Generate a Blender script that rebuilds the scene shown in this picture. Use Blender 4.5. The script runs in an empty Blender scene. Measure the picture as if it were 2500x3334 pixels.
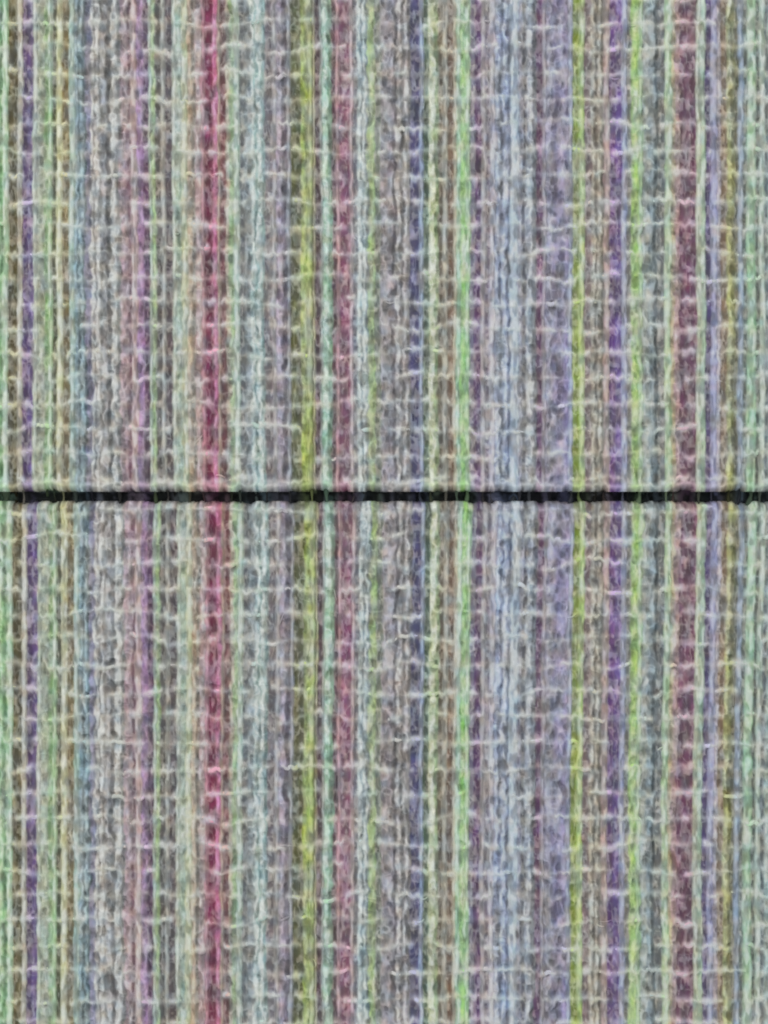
import bpy, math
import numpy as np

# ------------------------------------------------------------------ scene, camera, light
scene = bpy.context.scene
S = 0.0001                                   # one photo pixel = 0.1 mm on the cloth
CX, CY = 1250.0, 1667.0

cam_data = bpy.data.cameras.new("camera")
cam = bpy.data.objects.new("camera", cam_data)
scene.collection.objects.link(cam)
DIST = 0.62
cam.location = (0, -DIST, 0)
cam.rotation_euler = (math.radians(90), 0, 0)
cam_data.sensor_fit = 'VERTICAL'
cam_data.sensor_height = 24
cam_data.lens = 24 * DIST / (3334 * S)
cam_data.clip_start = 0.01
cam_data.clip_end = 50
scene.camera = cam
cam_data.dof.use_dof = True                  # hand-held phone close-up: slightly soft
cam_data.dof.focus_distance = DIST - 0.012
cam_data.dof.aperture_fstop = 2.6

world = bpy.data.worlds.new("World")
scene.world = world
world.use_nodes = True
wn = world.node_tree
wn.nodes["Background"].inputs[0].default_value = (0.955, 1.0, 0.97, 1)
wn.nodes["Background"].inputs[1].default_value = 0.62

ld = bpy.data.lights.new("soft_area_light", 'AREA')  # large soft lamp added upper left for relief; no window stands there
ld.energy = 3.6
ld.shape = 'RECTANGLE'
ld.size = 0.7
ld.size_y = 0.5
ld.color = (1.0, 0.975, 0.95)
lo = bpy.data.objects.new("soft_area_light", ld)
lo.location = (-0.45, -0.85, 0.70)
lo.rotation_euler = (math.radians(52), 0, math.radians(-28))
scene.collection.objects.link(lo)

scene.view_settings.view_transform = 'Standard'
scene.view_settings.look = 'None'
scene.view_settings.exposure = 0.60
scene.view_settings.gamma = 1.0
scene.view_settings.use_curve_mapping = False

# ------------------------------------------------------------------ noise
def hsh(ix, iy, seed):
    h = (ix.astype(np.int64) * 374761393 + iy.astype(np.int64) * 668265263 + seed * 1442695041) & 0xffffffff
    h = ((h ^ (h >> 13)) * 1274126177) & 0xffffffff
    h = h ^ (h >> 16)
    return (h & 0xffffff).astype(np.float32) / np.float32(0xffffff)

def vnoise(x, y, seed):
    x0 = np.floor(x); y0 = np.floor(y)
    fx = (x - x0).astype(np.float32); fy = (y - y0).astype(np.float32)
    fx = fx * fx * fx * (fx * (fx * 6 - 15) + 10)
    fy = fy * fy * fy * (fy * (fy * 6 - 15) + 10)
    a = hsh(x0, y0, seed); b = hsh(x0 + 1, y0, seed)
    c = hsh(x0, y0 + 1, seed); d = hsh(x0 + 1, y0 + 1, seed)
    return (a + (b - a) * fx) * (1 - fy) + (c + (d - c) * fx) * fy

def fbm(x, y, seed, octv=2):
    t = 0; amp = 1; s = 0
    for i in range(octv):
        t = t + amp * vnoise(x * (2 ** i) + 17.3 * i, y * (2 ** i) - 9.1 * i, seed + i * 31)
        s += amp; amp *= 0.5
    return t / s

def sstep(a, b, v):
    t = np.clip((v - a) / (b - a), 0, 1)
    return t * t * (3 - 2 * t)

def ridge(v, w):                              # thin line where the noise crosses 0.5
    return np.exp(-((v - 0.5) / w) ** 2)

# ------------------------------------------------------------------ stripe table (photo pixels, upper panel)
# group: (name of the stripe, [ (x0, x1, kind, (r,g,b)) ... ])  L raised pale yarn, D low dyed yarn with gap shade in its colour, M loose mixed yarn
T = [
 ("grey green striped margin", [(-160,-140,'M',(150,165,150)),(-140,-122,'L',(178,192,175)),(-122,-104,'D',(100,104,92)),(-104,-84,'M',(150,150,160)),
    (-84,-66,'L',(180,180,178)),(-66,-50,'D',(105,96,104)),(-50,-34,'L',(180,200,172)),(-34,-18,'M',(150,160,120))]),
 ("bright mint green stripe", [(-18,8,'M',(138,178,134)),(8,27,'L',(186,224,180))]),
 ("dark olive brown stripe", [(27,57,'D',(92,86,48)),(57,74,'L',(190,182,166))]),
 ("deep violet stripe", [(74,91,'D',(90,70,110)),(91,108,'D',(104,86,136)),(108,122,'L',(184,194,178))]),
 ("fresh green pinstriped stripe", [(122,146,'M',(150,160,138)),(146,158,'D',(118,158,96)),(158,172,'L',(174,208,160))]),
 ("cream yellow stripe on dark olive", [(172,186,'D',(88,96,66)),(186,205,'L',(210,210,160)),(205,227,'D',(120,110,70))]),
 ("dusty teal blue stripe", [(227,246,'L',(168,192,182)),(246,282,'M',(120,136,144)),(282,300,'M',(124,126,142))]),
 ("soft mottled grey stripe", [(300,336,'M',(168,165,166)),(336,366,'M',(134,132,136)),(366,396,'M',(160,159,160))]),
 ("dusty pink stripe", [(396,420,'M',(164,146,148)),(420,431,'D',(122,88,98)),(431,452,'L',(198,168,172))]),
 ("mauve purple stripe", [(452,472,'M',(150,126,154)),(472,490,'D',(92,66,94))]),
 ("charcoal stripe edged in pale green", [(490,500,'L',(176,192,178)),(500,512,'M',(146,170,124)),(512,530,'D',(94,92,84)),(530,544,'L',(166,163,158)),(544,566,'D',(98,90,90))]),
 ("pale cream green stripe", [(566,580,'L',(184,196,180)),(580,596,'M',(148,166,148)),(596,616,'L',(196,202,166)),(616,630,'M',(176,160,136)),(630,642,'D',(120,112,98))]),
 ("crimson stripe", [(642,660,'M',(172,154,150)),(660,672,'L',(188,128,144)),(672,698,'D',(124,48,76)),(698,712,'M',(180,116,142))]),
 ("rust brown stripe", [(712,722,'L',(178,146,136)),(722,741,'D',(118,74,74)),(741,752,'M',(162,156,138))]),
 ("pale sage stripe", [(752,766,'M',(140,164,124)),(766,784,'L',(182,204,188))]),
 ("grey slate stripe", [(784,802,'D',(104,112,112)),(802,822,'M',(138,148,146))]),
 ("pale ice blue stripe", [(822,866,'M',(166,190,190))]),
 ("mauve grey stripe", [(866,890,'D',(116,110,112)),(890,905,'L',(164,158,164)),(905,938,'M',(134,124,140)),(938,950,'L',(158,158,170))]),
 ("dark olive stripe", [(950,984,'D',(92,98,56)),(984,1003,'M',(144,162,88))]),
 ("lime yellow stripe", [(1003,1020,'L',(172,186,112)),(1022,1029,'L',(178,172,130))]),
 ("dark brown pinstripe", [(1029,1045,'D',(94,76,78))]),
 ("seafoam green stripe", [(1045,1053,'L',(162,168,164)),(1053,1083,'M',(148,182,160))]),
 ("raspberry plum stripe", [(1083,1096,'D',(98,74,80)),(1096,1107,'L',(190,142,154)),(1107,1140,'D',(136,84,108)),(1140,1152,'L',(184,160,170))]),
 ("pale blue grey stripe", [(1152,1165,'D',(112,114,120)),(1165,1200,'M',(164,176,184))]),
 ("moss green stripe", [(1200,1222,'M',(142,164,114)),(1222,1240,'D',(112,122,106))]),
 ("warm grey stripe", [(1240,1264,'M',(146,144,144)),(1264,1290,'M',(128,122,130)),(1290,1336,'M',(154,149,152))]),
 ("navy blue stripe", [(1336,1366,'D',(80,80,118)),(1366,1379,'L',(148,160,190))]),
 ("dark green and cream stripe", [(1379,1397,'D',(80,102,78)),(1397,1427,'M',(172,192,150))]),
 ("brown and tan pinstriped stripe", [(1427,1441,'D',(104,96,74)),(1441,1458,'L',(168,162,150)),(1458,1476,'D',(120,100,78)),(1476,1486,'L',(190,182,160))]),
 ("vivid apple green stripe", [(1486,1500,'L',(170,208,176)),(1500,1515,'M',(140,188,112)),(1515,1530,'L',(168,212,156))]),
 ("purple grey stripe", [(1530,1545,'D',(124,120,136)),(1545,1566,'D',(98,72,108)),(1566,1582,'L',(168,158,168)),(1582,1594,'D',(126,118,130)),(1594,1612,'L',(180,174,194))]),
 ("misty sky blue stripe", [(1612,1660,'M',(138,146,172)),(1660,1688,'L',(174,188,212))]),
 ("slate grey stripe", [(1688,1700,'M',(142,146,154)),(1700,1713,'D',(94,98,106)),(1713,1746,'M',(144,148,160))]),
 ("dark plum pinstripe", [(1746,1765,'D',(104,74,104)),(1765,1777,'L',(162,152,168))]),
 ("heather grey stripe", [(1777,1800,'M',(142,142,156)),(1800,1825,'M',(130,128,148))]),
 ("lavender blue stripe", [(1825,1836,'M',(140,138,160)),(1836,1850,'M',(138,134,160)),(1850,1864,'L',(160,164,194))]),
 ("lime and olive stripe", [(1864,1885,'D',(128,150,52)),(1885,1902,'L',(176,204,124))]),
 ("taupe stripe", [(1902,1924,'D',(120,104,102)),(1924,1964,'M',(146,140,132)),(1964,1984,'L',(184,158,158))]),
 ("royal violet stripe", [(1984,2003,'D',(104,70,126)),(2003,2023,'D',(106,82,142)),(2023,2041,'L',(160,162,198))]),
 ("bright lime green stripe", [(2041,2054,'D',(118,122,114)),(2054,2078,'M',(148,182,106)),(2078,2092,'L',(172,204,156))]),
 ("dark slate stripe", [(2092,2112,'M',(146,156,148)),(2112,2140,'M',(112,122,128)),(2140,2164,'D',(110,116,112))]),
 ("pale green stripe", [(2164,2185,'L',(180,208,166)),(2185,2196,'M',(168,158,128))]),
 ("maroon stripe", [(2196,2212,'M',(166,142,138)),(2212,2267,'D',(114,74,94))]),
 ("pale sage green stripe", [(2267,2282,'L',(188,198,172)),(2282,2297,'L',(166,192,168))]),
 ("purple and lavender stripe", [(2297,2314,'D',(90,80,118)),(2314,2334,'L',(160,158,200)),(2334,2346,'M',(162,158,162))]),
 ("ochre stripe", [(2346,2366,'D',(126,108,84)),(2366,2392,'M',(144,144,100)),(2392,2402,'D',(108,110,80))]),
 ("blue grey stripe", [(2402,2420,'L',(150,164,186)),(2420,2432,'D',(102,118,108))]),
 ("pale mint stripe", [(2432,2460,'L',(164,204,168)),(2460,2472,'D',(96,112,98)),(2472,2490,'L',(178,196,182)),(2490,2502,'D',(100,114,114))]),
 ("grey margin beyond the mint stripe", [(2502,2520,'M',(150,170,160)),(2520,2536,'L',(180,190,180)),(2536,2552,'D',(106,104,112)),(2552,2580,'M',(150,150,160)),
    (2580,2598,'L',(180,176,170)),(2598,2616,'D',(104,98,88)),(2616,2660,'M',(150,160,148))]),
]
XA, XB = -160, 2660
NX1 = XB - XA + 1
cols = []
_r = np.random.default_rng(3)
for g in T:
    for (a, b, k, c) in g[1]:
        w = b - a
        if k == 'M' and w >= 26:               # wide mixed stripes are several soft cords with shade painted into the low gaps between
            n = max(1, int(round(w / 23.0)))
            cuts = np.linspace(a, b, n + 1)
            cuts[1:-1] += _r.uniform(-3, 3, n - 1)
            for i in range(n):
                m = cuts[i] + (cuts[i + 1] - cuts[i]) * _r.uniform(.46, .62)
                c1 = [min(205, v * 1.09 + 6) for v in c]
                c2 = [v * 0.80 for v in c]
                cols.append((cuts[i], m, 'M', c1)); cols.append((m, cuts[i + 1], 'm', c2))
        else:
            if k != 'L': c = (c[0] + 1, c[1] - 3, c[2] + 4)
            cols.append((a, b, k, c))

def lin(c):
    c = np.asarray(c, dtype=np.float64) / 255.0
    return np.where(c <= 0.04045, c / 12.92, ((c + 0.055) / 1.055) ** 2.4)

def pale(c, k, tgt=(196, 194, 186)):
    c = np.asarray(c, float)
    m = c * (1 - k) + np.asarray(tgt, float) * k
    return np.clip(m, 0, 255)

tab_main = np.zeros((NX1, 3)); tab_alt = np.zeros((NX1, 3)); tab_weft = np.zeros((NX1, 3))
tab_L = np.zeros(NX1); tab_D = np.zeros(NX1); tab_M = np.zeros(NX1); tab_G = np.zeros(NX1); tab_R = np.zeros(NX1)
xs1 = np.arange(XA, XB + 1)
for (a, b, k, c) in cols:
    m = (xs1 >= a) & (xs1 < b + (1 if b == XB else 0))
    c = np.array(c, float)
    u = (xs1[m] - (a + b) / 2) / ((b - a) / 2)
    if k == 'L':
        g_ = c.mean(); c = g_ + (c - g_) * 0.86; main = np.clip(c * 1.0, 0, 255); alt = c * 0.74
        tab_L[m] = 1; tab_R[m] = np.sqrt(np.clip(1 - u * u * 0.85, 0, 1))
    elif k == 'D':
        g_ = c.mean(); c = g_ + (c - g_) * 0.88; main = c * 0.90; alt = np.clip(pale(c, 0.42) * 1.05, 0, 235)
        tab_D[m] = 1
    else:
        g_ = c.mean(); c = np.clip(g_ + (c - g_) * 1.12, 0, 255); main = c * 0.85; alt = np.clip(pale(c, 0.08) * 1.10, 0, 220)
        tab_M[m] = 1
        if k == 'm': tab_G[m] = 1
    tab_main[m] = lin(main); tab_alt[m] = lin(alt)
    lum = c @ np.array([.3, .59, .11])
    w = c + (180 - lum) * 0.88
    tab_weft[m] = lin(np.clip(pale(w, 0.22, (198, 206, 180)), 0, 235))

def blur(t, s):
    r = int(3 * s) + 1
    k = np.exp(-0.5 * (np.arange(-r, r + 1) / s) ** 2); k /= k.sum()
    if t.ndim == 1:
        return np.convolve(np.pad(t, r, mode='edge'), k, mode='valid')
    return np.stack([np.convolve(np.pad(t[:, i], r, mode='edge'), k, mode='valid') for i in range(t.shape[1])], 1)

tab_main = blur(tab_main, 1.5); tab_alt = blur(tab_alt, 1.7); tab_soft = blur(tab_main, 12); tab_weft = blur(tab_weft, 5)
tab_L = blur(tab_L, 1.3); tab_D = blur(tab_D, 1.3); tab_M = blur(tab_M, 2.4); tab_G = blur(tab_G, 2.0); tab_W = blur(tab_M, 10); tab_R = blur(tab_R, 1.3)

def look(t, x):
    x = np.clip(x - XA, 0, NX1 - 1.001)
    i = x.astype(np.int32); f = (x - i)
    if t.ndim == 1:
        return t[i] * (1 - f) + t[i + 1] * f
    f = f[..., None]
    return t[i] * (1 - f) + t[i + 1] * f

# ------------------------------------------------------------------ the weave as height and yarn colour
SEAM_T, SEAM_B = 1597.0, 1639.0
REL = 11.0                                    # relief of the yarns in photo pixels

def shift(x, y, panel):                       # how the warp wanders across each panel
    if panel == 0:
        t = (y - 0) / 1600.0
        s = -7 * (1 - t) * np.exp(-((x - 690) / 500.0) ** 2)
        s = s + 3 * (1 - t) * np.exp(-(x / 200.0) ** 2)
        return s
    t = np.clip((y - 1640) / 900.0, 0, 1.6)
    top = 13 - 0.004 * x
    bot = 15 - 0.0122 * x
    return top * (1 - np.clip(t, 0, 1)) + bot * np.clip(t, 0, 1)

ROWS = {0: [-88 + 82.6 * k for k in range(0, 21)], 1: [1668 + 83.2 * k for k in range(0, 22)]}
ROWS[0] = [r for r in ROWS[0] if r < 1572]
ROWS[1] = [r for r in ROWS[1] if r < 3440]

def row_path(panel, k, x):
    """y of a weft thread, its strength and its lift, along x"""
    sd = 900 + panel * 500 + k * 7
    z = np.zeros_like(x)
    w = (fbm(x / 150.0, z, sd, 2) - 0.5) * 40
    # short sagging spans that jump a little from one stripe to the next
    sg = vnoise(np.floor(x / 62.0 + 3 * vnoise(x / 400.0, z, sd + 5)) * 1.7 + 0.5, z + 0.5, sd + 1) - 0.5
    w = w + 18 * blur(sg, 2.0)
    w = w + 6.5 * (vnoise(x / 60.0, z, sd + 9) - 0.25) * np.cos(2 * math.pi * (x / 33.0 + 1.5 * vnoise(x / 90.0, z, sd + 8)))
    w = w + 3.5 * (vnoise(x / 16.0, z, sd + 2) - 0.5)
    st = sstep(0.22, 0.56, fbm(x / 50.0, z, sd + 3, 2)) * (0.32 + 0.68 * sstep(0.28, 0.54, vnoise(x / 23.0, z, sd + 6)))
    lift = fbm(x / 30.0, z, sd + 4, 2)
    return ROWS[panel][k] + w, st, lift

def weave(X, Y, panel):
    sx = shift(X, Y, panel)
    x0 = X - sx                               # table coordinate
    sd = 11 + panel * 1000
    wx = (fbm(X / 26.0, Y / 34.0, sd, 2) - 0.5) * 7 + (vnoise(X / 120.0, Y / 260.0, sd + 1) - 0.5) * 5
    wm = look(tab_W, x0)
    xw = x0 + wx + wm * ((fbm(X / 30.0, Y / 55.0, sd + 3, 2) - 0.5) * 15 + (vnoise(X / 14.0, Y / 20.0, sd + 4) - 0.5) * 7)
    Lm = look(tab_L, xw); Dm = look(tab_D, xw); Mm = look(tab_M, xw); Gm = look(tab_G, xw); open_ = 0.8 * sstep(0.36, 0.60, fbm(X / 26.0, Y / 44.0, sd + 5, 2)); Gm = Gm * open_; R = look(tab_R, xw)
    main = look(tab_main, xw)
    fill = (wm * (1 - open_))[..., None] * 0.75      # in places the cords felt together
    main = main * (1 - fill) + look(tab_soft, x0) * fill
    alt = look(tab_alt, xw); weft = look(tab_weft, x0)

    # loose curling yarn in the mixed stripes
    qx = (fbm(X / 34.0, Y / 34.0, sd + 20, 2) - 0.5) * 38
    qy = (fbm(X / 34.0, Y / 34.0, sd + 21, 2) - 0.5) * 38
    a = fbm((X + qx) / 30.0, (Y + qy) / 44.0, sd + 22, 1)
    b = fbm((X - qy) / 24.0, (Y + qx) / 30.0, sd + 24, 1)
    c = fbm((X + .5 * qy) / 17.0, (Y + qx * .7) / 46.0, sd + 26, 1)
    bl = sstep(0.36, 0.62, fbm((X + .4 * qx) / 17.0, (Y + .4 * qy) / 40.0, sd + 28, 2))
    n = np.clip(0.55 * ridge(a, 0.10) + 0.50 * ridge(b, 0.10) + 0.42 * ridge(c, 0.11) + 0.52 * bl - 0.06, 0, 1)
    # long thin filaments lying on the dark stripes
    e = fbm((X + 0.35 * qx) / 14.0, (Y + qy) / 50.0, sd + 30, 1)
    f = fbm((X + .5 * qx) / 20.0, (Y + qy) / 38.0, sd + 33, 1)
    nd = np.clip(0.70 * ridge(e, 0.09) * sstep(.35, .6, vnoise(X / 30., Y / 60., sd + 35)) + 0.50 * ridge(f, 0.08) + 0.75 * sstep(0.50, 0.68, fbm((X + .3 * qx) / 12.0, (Y + .3 * qy) / 22.0, sd + 36, 2)), 0, 1)
    # slubs in the raised yarns
    nl = fbm(X / 13.0, Y / 42.0, sd + 40, 2)
    nf = fbm(X / 9.0, Y / 14.0, sd + 43, 1)
    # knots: the yarn bulges between bindings and leaves small pits
    k1 = vnoise(xw / 19.0, (Y + 30 * vnoise(X / 20.0, X * 0, sd + 46)) / 30.0, sd + 44)
    k2 = vnoise((xw + 7) / 14.0, (Y + .3 * qy) / 19.0, sd + 47)
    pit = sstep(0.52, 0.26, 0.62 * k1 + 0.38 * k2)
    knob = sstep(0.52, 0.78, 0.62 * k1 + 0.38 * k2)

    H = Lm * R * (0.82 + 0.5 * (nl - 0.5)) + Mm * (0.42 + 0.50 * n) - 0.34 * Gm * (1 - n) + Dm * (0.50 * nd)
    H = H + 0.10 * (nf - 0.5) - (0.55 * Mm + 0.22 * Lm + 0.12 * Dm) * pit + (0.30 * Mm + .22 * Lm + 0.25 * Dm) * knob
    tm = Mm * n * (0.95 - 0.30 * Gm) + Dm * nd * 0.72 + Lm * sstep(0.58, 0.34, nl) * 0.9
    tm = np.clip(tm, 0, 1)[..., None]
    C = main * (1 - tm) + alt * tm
    C = C * (1 - (0.34 * Mm + 0.16 * Lm + 0.10 * Dm) * pit + (0.14 * Mm + 0.08 * Lm + 0.28 * Dm) * knob)[..., None]  # pits shaded and knobs lightened in the colour itself

    # weft
    for k in range(len(ROWS[panel])):
        yy = ROWS[panel][k]
        j = np.where((Y[:, 0] > yy - 60) & (Y[:, 0] < yy + 60))[0]
        if len(j) == 0:
            continue
        s = slice(j[0], j[-1] + 1)
        py, st, lf = row_path(panel, k, X[0])
        d = Y[s] - py[None, :] + (vnoise(X[s] / 9.0, Y[s] / 9.0, sd + 50) - .5) * 5
        wd = 5.0 + 7.0 * vnoise(X[s] / 20.0, X[s] * 0 + k, sd + 51)
        r = np.exp(-(d / wd) ** 2) * (0.10 + 0.90 * st[None, :])
        # yarns spread where the weft binds them
        g = np.exp(-(d / 13.0) ** 2) * 0.55 * st[None, :] * Dm[s]
        r2 = np.clip(r * 0.95 + g, 0, 1)
        H[s] = np.maximum(H[s], 0) * (1 - 0.35 * r) + r * 0.85 + g * .2
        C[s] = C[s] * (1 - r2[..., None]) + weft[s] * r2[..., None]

    # dye: strength of colour wanders along each yarn
    lum = (C @ np.array([0.2126, 0.7152, 0.0722]))[..., None]
    sat = 0.62 + 1.00 * (fbm(x0 / 28.0, Y / 62.0, sd + 60, 2) - 0.42)
    sat = np.clip(sat, 0.38, 1.35)[..., None]
    C = lum + (C - lum) * sat
    drift = 1.0 + 0.50 * (fbm(x0 / 22.0, Y / 48.0, sd + 63, 2) - 0.5)
    C = C * drift[..., None]
    # faint differences of hue between fibres
    hr = (fbm(X / 24.0, Y / 30.0, sd + 66, 2) - 0.5); hg = (fbm(X / 24.0, Y / 30.0, sd + 69, 2) - 0.5)
    C = C * np.stack([1 + 0.22 * hr, 1 + 0.10 * hg, 1 - 0.24 * hr + .06 * hg], -1)
    C = np.clip(C, 0.012, 0.9); C = np.where(C > 0.45, 0.45 + (C - 0.45) * 0.45, C)

    # hem: the cloth rolls back into the seam
    if panel == 0:
        e_ = SEAM_T + (fbm(X / 28.0, X * 0, 71, 3) - 0.5) * 22 - Y
    else:
        e_ = Y - (SEAM_B + (fbm(X / 28.0, X * 0, 77, 3) - 0.5) * 22)
    roll = np.clip(1 - e_ / 24.0, 0, 3)
    Hh = H * REL - np.where(roll > 0, 12 * roll ** 2, 0)
    Hh = np.where(e_ < 0, Hh - 25 * np.clip(-e_ / 6, 0, 2), Hh)
    lipz = np.exp(-((e_ - 17) / 9.0) ** 2)
    Hh = Hh + 5.5 * lipz * (0.4 + 1.2 * vnoise(X / 30.0, X * 0, 78))
    if panel == 0:
        C = C * (1 - 0.55 * lipz[..., None]) + 1.1 * weft * 0.55 * lipz[..., None]  # pale highlight along the upper hem, painted into the colour
    return Hh, C

# ------------------------------------------------------------------ materials
def yarn_material(name, rough, bump):
    m = bpy.data.materials.new(name)
    m.use_nodes = True
    nt = m.node_tree
    bs = nt.nodes["Principled BSDF"]
    at = nt.nodes.new("ShaderNodeAttribute"); at.attribute_name = "yarn_colour"
    tc = nt.nodes.new("ShaderNodeTexCoord")
    mp = nt.nodes.new("ShaderNodeMapping"); mp.inputs["Scale"].default_value = (1.0, 1.0, 0.45)
    nz = nt.nodes.new("ShaderNodeTexNoise"); nz.inputs["Scale"].default_value = 1400; nz.inputs["Detail"].default_value = 3
    nt.links.new(tc.outputs["Object"], mp.inputs[0]); nt.links.new(mp.outputs[0], nz.inputs["Vector"])
    mr = nt.nodes.new("ShaderNodeMapRange")
    mr.inputs[1].default_value = 0.3; mr.inputs[2].default_value = 0.7
    mr.inputs[3].default_value = 0.93; mr.inputs[4].default_value = 1.07
    nt.links.new(nz.outputs[0], mr.inputs[0])
    mx = nt.nodes.new("ShaderNodeVectorMath"); mx.operation = 'SCALE'
    nt.links.new(at.outputs["Color"], mx.inputs[0]); nt.links.new(mr.outputs[0], mx.inputs["Scale"])
    nt.links.new(mx.outputs[0], bs.inputs["Base Color"])
    bs.inputs["Roughness"].default_value = rough
    bs.inputs["Specular IOR Level"].default_value = 0.18
    bp = nt.nodes.new("ShaderNodeBump"); bp.inputs["Strength"].default_value = bump; bp.inputs["Distance"].default_value = 0.0003
    nt.links.new(nz.outputs[0], bp.inputs["Height"]); nt.links.new(bp.outputs[0], bs.inputs["Normal"])
    return m

M_YARN = yarn_material("dyed_warp_yarn", 0.85, 0.25)
M_WEFT = yarn_material("pale_weft_yarn", 0.8, 0.25)

def plain(name, col, rough=0.9, scale=600):
    m = bpy.data.materials.new(name); m.use_nodes = True
    nt = m.node_tree; bs = nt.nodes["Principled BSDF"]
    nz = nt.nodes.new("ShaderNodeTexNoise"); nz.inputs["Scale"].default_value = scale
    cr = nt.nodes.new("ShaderNodeValToRGB")
    cr.color_ramp.elements[0].color = (*[c * 0.6 for c in col], 1)
    cr.color_ramp.elements[1].color = (*[c * 1.5 for c in col], 1)
    nt.links.new(nz.outputs[0], cr.inputs[0]); nt.links.new(cr.outputs[0], bs.inputs["Base Color"])
    bs.inputs["Roughness"].default_value = rough
    bs.inputs["Specular IOR Level"].default_value = 0.1
    return m

M_BACK = plain("grey_backing_cloth", (0.10, 0.10, 0.10))
M_WALL = plain("dark_wall_paint", (0.05, 0.05, 0.05), scale=40)

# ------------------------------------------------------------------ mesh helpers
def link_mesh(name, verts, faces_np, mat, parent=None, yarn_colour=None, smooth=True):
    me = bpy.data.meshes.new(name)
    nv = len(verts); nf = len(faces_np)
    me.vertices.add(nv); me.vertices.foreach_set("co", np.ascontiguousarray(verts, dtype=np.float32).ravel())
    me.loops.add(nf * 4); me.loops.foreach_set("vertex_index", np.ascontiguousarray(faces_np, dtype=np.int32).ravel())
    me.polygons.add(nf)
    me.polygons.foreach_set("loop_start", np.arange(0, nf * 4, 4, dtype=np.int32))
    me.polygons.foreach_set("loop_total", np.full(nf, 4, dtype=np.int32))
    me.polygons.foreach_set("use_smooth", np.full(nf, smooth, dtype=bool))
    me.update(calc_edges=True)
    if yarn_colour is not None:
        at = me.color_attributes.new("yarn_colour", 'FLOAT_COLOR', 'POINT')
        d = np.ones((nv, 4), dtype=np.float32); d[:, :3] = yarn_colour
        at.data.foreach_set("color", d.ravel())
    me.materials.append(mat)
    o = bpy.data.objects.new(name, me)
    scene.collection.objects.link(o)
    if parent is not None:
        o.parent = parent
    return o

def P(x, y, h):                                # photo pixel and height -> world
    return np.stack([(x - CX) * S, -h * S, (CY - y) * S], -1)

def box(name, x0, x1, y0, y1, h0, h1, mat, parent=None):
    v = np.array([[x, y, h] for h in (h0, h1) for y in (y0, y1) for x in (x0, x1)], float)
    f = np.array([[0, 1, 3, 2], [4, 6, 7, 5], [0, 4, 5, 1], [2, 3, 7, 6], [0, 2, 6, 4], [1, 5, 7, 3]])
    return link_mesh(name, P(v[:, 0], v[:, 1], v[:, 2]), f, mat, parent, smooth=False)

def tubes(name, paths, mat, parent, nside=7):
    """paths: list of (x, y, h, r, colour[n,3]) arrays -> one mesh"""
    V = []; F = []; D = []; off = 0
    for (x, y, h, r, c) in paths:
        n = len(x)
        tx = np.gradient(x); ty = np.gradient(y)
        L = np.sqrt(tx * tx + ty * ty) + 1e-9
        nx, ny = -ty / L, tx / L
        ang = np.arange(nside) / nside * 2 * np.pi
        ca, sa = np.cos(ang), np.sin(ang)
        vx = x[:, None] + nx[:, None] * ca * r[:, None]
        vy = y[:, None] + ny[:, None] * ca * r[:, None]
        vh = h[:, None] + sa * r[:, None]
        V.append(P(vx, vy, vh).reshape(-1, 3))
        D.append(np.repeat(c, nside, axis=0))
        i = np.arange(n - 1)[:, None] * nside; j = np.arange(nside)[None, :]; j2 = (j + 1) % nside
        F.append((np.stack([i + j, i + j2, i + nside + j2, i + nside + j], -1).reshape(-1, 4)) + off)
        off += n * nside
    return link_mesh(name, np.concatenate(V), np.concatenate(F), mat, parent, np.concatenate(D))

def empty(name, y, label, cat, group=None):
    o = bpy.data.objects.new(name, None)
    scene.collection.objects.link(o)
    o.empty_display_size = 0.01
    o["label"] = label; o["category"] = cat
    if group: o["group"] = group
    return o

# ------------------------------------------------------------------ setting behind the cloth
wall = box("wall", -2600, 5100, -1800, 5200, -420, -130, M_WALL)
wall["kind"] = "structure"

# ------------------------------------------------------------------ the two woven panels
STEP = 3.0
xs = np.arange(XA + 10, XB - 10 + 0.1, STEP)
rng = np.random.default_rng(7)

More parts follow.
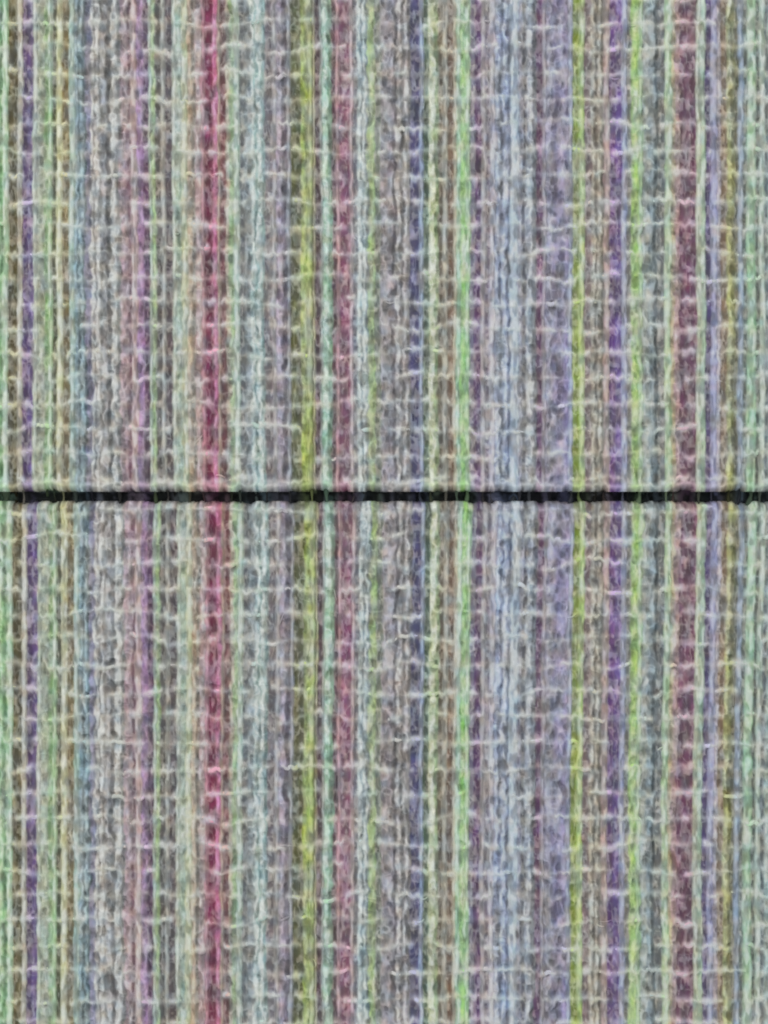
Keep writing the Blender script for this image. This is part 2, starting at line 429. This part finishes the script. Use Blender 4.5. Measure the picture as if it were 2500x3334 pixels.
LBL = {0: "upper multicoloured striped woven cloth panel above the black seam",
       1: "lower multicoloured striped woven cloth panel below the black seam"}
for panel in (0, 1):
    if panel == 0:
        ys = np.arange(-100, SEAM_T + 7, STEP)
    else:
        ys = np.arange(SEAM_B - 8, 3440, STEP)
    root = empty("woven_cloth_panel", 0, LBL[panel], "woven cloth", "striped woven cloth panels meeting at the seam")
    X, Y = np.meshgrid(xs, ys)
    H, C = weave(X, Y, panel)
    W = P(X, Y, H)
    # cut the sheet into its coloured stripes; the cut follows the warp
    ny_, nx_ = X.shape
    edges = [g[1][0][0] for g in T] + [XB]
    mid = ys[len(ys) // 2]
    xt = xs - shift(xs, np.full_like(xs, mid), panel)
    ie = [int(np.argmin(np.abs(xt - e))) for e in edges]
    ie[0] = 0; ie[-1] = nx_ - 1
    for gi, g in enumerate(T):
        i0, i1 = ie[gi], ie[gi + 1]
        if i1 <= i0: continue
        sub = W[:, i0:i1 + 1].reshape(-1, 3)
        yarn_colour = C[:, i0:i1 + 1].reshape(-1, 3)
        w = i1 - i0 + 1
        r_, c_ = np.meshgrid(np.arange(ny_ - 1), np.arange(w - 1), indexing='ij')
        b = r_ * w + c_
        faces = np.stack([b, b + w, b + w + 1, b + 1], -1).reshape(-1, 4)
        o = link_mesh("warp_stripe", sub, faces, M_YARN, root, yarn_colour)
        o["label"] = g[0]
    # weft threads, every one its own part
    xw = np.arange(XA + 12, XB - 12, 5.0)
    for k in range(len(ROWS[panel])):
        py, st, lf = row_path(panel, k, xw)
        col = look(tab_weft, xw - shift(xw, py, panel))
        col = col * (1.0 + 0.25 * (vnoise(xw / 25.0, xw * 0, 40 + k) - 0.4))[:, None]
        r = 2.6 + 3.4 * st + 2.2 * vnoise(xw / 14.0, xw * 0, 60 + k)
        # it dips under the warp where the weave covers it
        h = REL * (-0.05 + 0.85 * st) - 4.6 + 7.0 * (lf - 0.5)
        h = np.where(st < 0.25, h - 6, h); h = blur(h, 1.2)
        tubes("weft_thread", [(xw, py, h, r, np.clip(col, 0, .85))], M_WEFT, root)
    # loose fibres: nobody could count them
    y0, y1 = (-90, 1588) if panel == 0 else (1650, 3430)
    paths = []
    NF = 16; NR = len(ROWS[panel])
    fx = rng.uniform(XA + 30, XB - 60, NF); fy = rng.uniform(y0, y1, NF)
    for i in range(NF):
        n = 9
        ln = rng.uniform(22, 60)
        flt = i % 2 == 0              # half of them are floats of the weft that have worked loose
        if flt: fy[i] = ROWS[panel][rng.integers(NR)] + rng.normal(0, 11)
        isM = look(tab_M, np.array([fx[i] - 0.0]))[0]
        a = rng.normal(math.pi / 2, 0.30) if rng.random() > 0.30 + 0.25 * isM else rng.normal(0, 0.45)
        cur = rng.normal(0, 0.4 + .35 * isM)
        if flt: a = rng.normal(0, 0.16); cur = rng.normal(0, 0.5)
        elif i % 3: fy[i] += 0
        aa = a + cur * np.linspace(-1, 1, n) + rng.normal(0, 0.12, n).cumsum() * 0.5
        px = fx[i] + np.concatenate([[0], np.cumsum(np.cos(aa[1:]) * ln / n)])
        py = fy[i] + np.concatenate([[0], np.cumsum(np.sin(aa[1:]) * ln / n)])
        py = np.clip(py, y0 - 5, y1 + 5)
        ix = np.clip(((px - xs[0]) / STEP).round().astype(int), 0, len(xs) - 1)
        iy = np.clip(((py - ys[0]) / STEP).round().astype(int), 0, len(ys) - 1)
        hh = blur(H[iy, ix], 1.5) - 2.2 + (1.0 if flt else 0) + 2.2 * np.sin(np.linspace(0, math.pi, n)) - 2.0 * (np.abs(np.linspace(-1, 1, n)) > .9)
        rr = (rng.uniform(3.2, 5.6) if flt else rng.uniform(2.2, 4.4)) * np.sin(np.linspace(0.12, math.pi - 0.12, n)) ** 0.5
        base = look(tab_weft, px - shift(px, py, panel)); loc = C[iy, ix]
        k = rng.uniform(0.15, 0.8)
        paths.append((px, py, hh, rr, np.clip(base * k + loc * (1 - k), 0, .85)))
    fo = tubes("loose_fibres", paths, M_WEFT, root, 5)
    fo["kind"] = "stuff"
    # the cloth that carries the yarns
    if panel == 0:
        box("backing_cloth", XA + 12, XB - 12, -98, SEAM_T - 6, -60, -26, M_BACK, root)
    else:
        box("backing_cloth", XA + 12, XB - 12, SEAM_B + 6, 3436, -60, -26, M_BACK, root)

# ------------------------------------------------------------------ black seam between the panels
seam = empty("seam", 0, "narrow black horizontal seam running right across between the two striped cloth panels", "seam")
xq = np.arange(XA + 10, XB - 10, 6.0); yq = np.arange(1580, 1657, 5.0)
Xq, Yq = np.meshgrid(xq, yq)
Hq = -44 + 22 * (fbm(Xq / 16.0, Yq / 14.0, 333, 2) - .5)
w = len(xq)
r_, c_ = np.meshgrid(np.arange(len(yq) - 1), np.arange(w - 1), indexing='ij')
b = r_ * w + c_
tint = look(tab_soft, Xq - 10) * (0.03 + 0.30 * sstep(0.40, 0.75, fbm(Xq / 20.0, Yq / 30.0, 345, 2)))[..., None] + 0.003
link_mesh("seam_tape", P(Xq, Yq, Hq).reshape(-1, 3), np.stack([b, b + w, b + w + 1, b + 1], -1).reshape(-1, 4), M_YARN, seam, (tint * np.array([0.85, 0.95, 1.15])).reshape(-1, 3))
# yarns that carry on across the gap, deep in it: x, width, depth
for (bx, bw, bd) in [(6, 16, -34), (38, 9, -46), (66, 9, -30), (150, 9, -44), (172, 6, -30), (196, 9, -26), (238, 8, -30), (290, 11, -44), (330, 7, -46),
                     (382, 9, -30), (462, 7, -46), (500, 8, -30), (536, 7, -36), (566, 8, -46), (610, 9, -28), (660, 7, -40), (705, 6, -48), (748, 10, -30), (778, 8, -26),
                     (832, 10, -42), (862, 8, -40), (940, 8, -40), (1012, 8, -26), (1062, 11, -30), (1142, 7, -42), (1180, 10, -46), (1300, 11, -48), (1372, 7, -36), (1404, 9, -28),
                     (1450, 7, -38), (1490, 9, -24), (1518, 9, -34), (1574, 7, -42), (1604, 8, -38), (1668, 12, -44), (1690, 8, -24), (1726, 10, -38), (1790, 9, -42), (1856, 7, -24),
                     (1894, 7, -34), (1940, 10, -42), (1976, 7, -40), (2032, 8, -28), (2056, 6, -34), (2082, 10, -28), (2120, 7, -42), (2174, 10, -24), (2196, 7, -36), (2280, 11, -26), (2324, 8, -32),
                     (2378, 9, -30), (2410, 8, -34), (2446, 13, -30), (2482, 8, -34)]:
    t = np.linspace(0, 1, 12)
    yy = 1584 + t * 68
    xx = bx + 8 * t * (1 - bx / 1900.0) + rng.normal(0, 4) * np.sin(t * 4)
    hh = -14 + (bd + 10) * np.sin(t * math.pi) ** 0.7
    rr = bw * rng.uniform(.35, .75) * (1 + 0.35 * np.sin(t * 7 + bx))
    cc = look(tab_main, xx) * rng.uniform(0.06, 0.28)  # warp colour dimmed, the shade of the gap put into it
    tubes("crossing_yarn", [(xx, yy, hh, rr, cc)], M_WEFT, seam)

# ------------------------------------------------------------------ render
scene.render.engine = 'CYCLES'
scene.cycles.filter_width = 1.6
scene.render.resolution_x = 768
scene.render.resolution_y = 1024
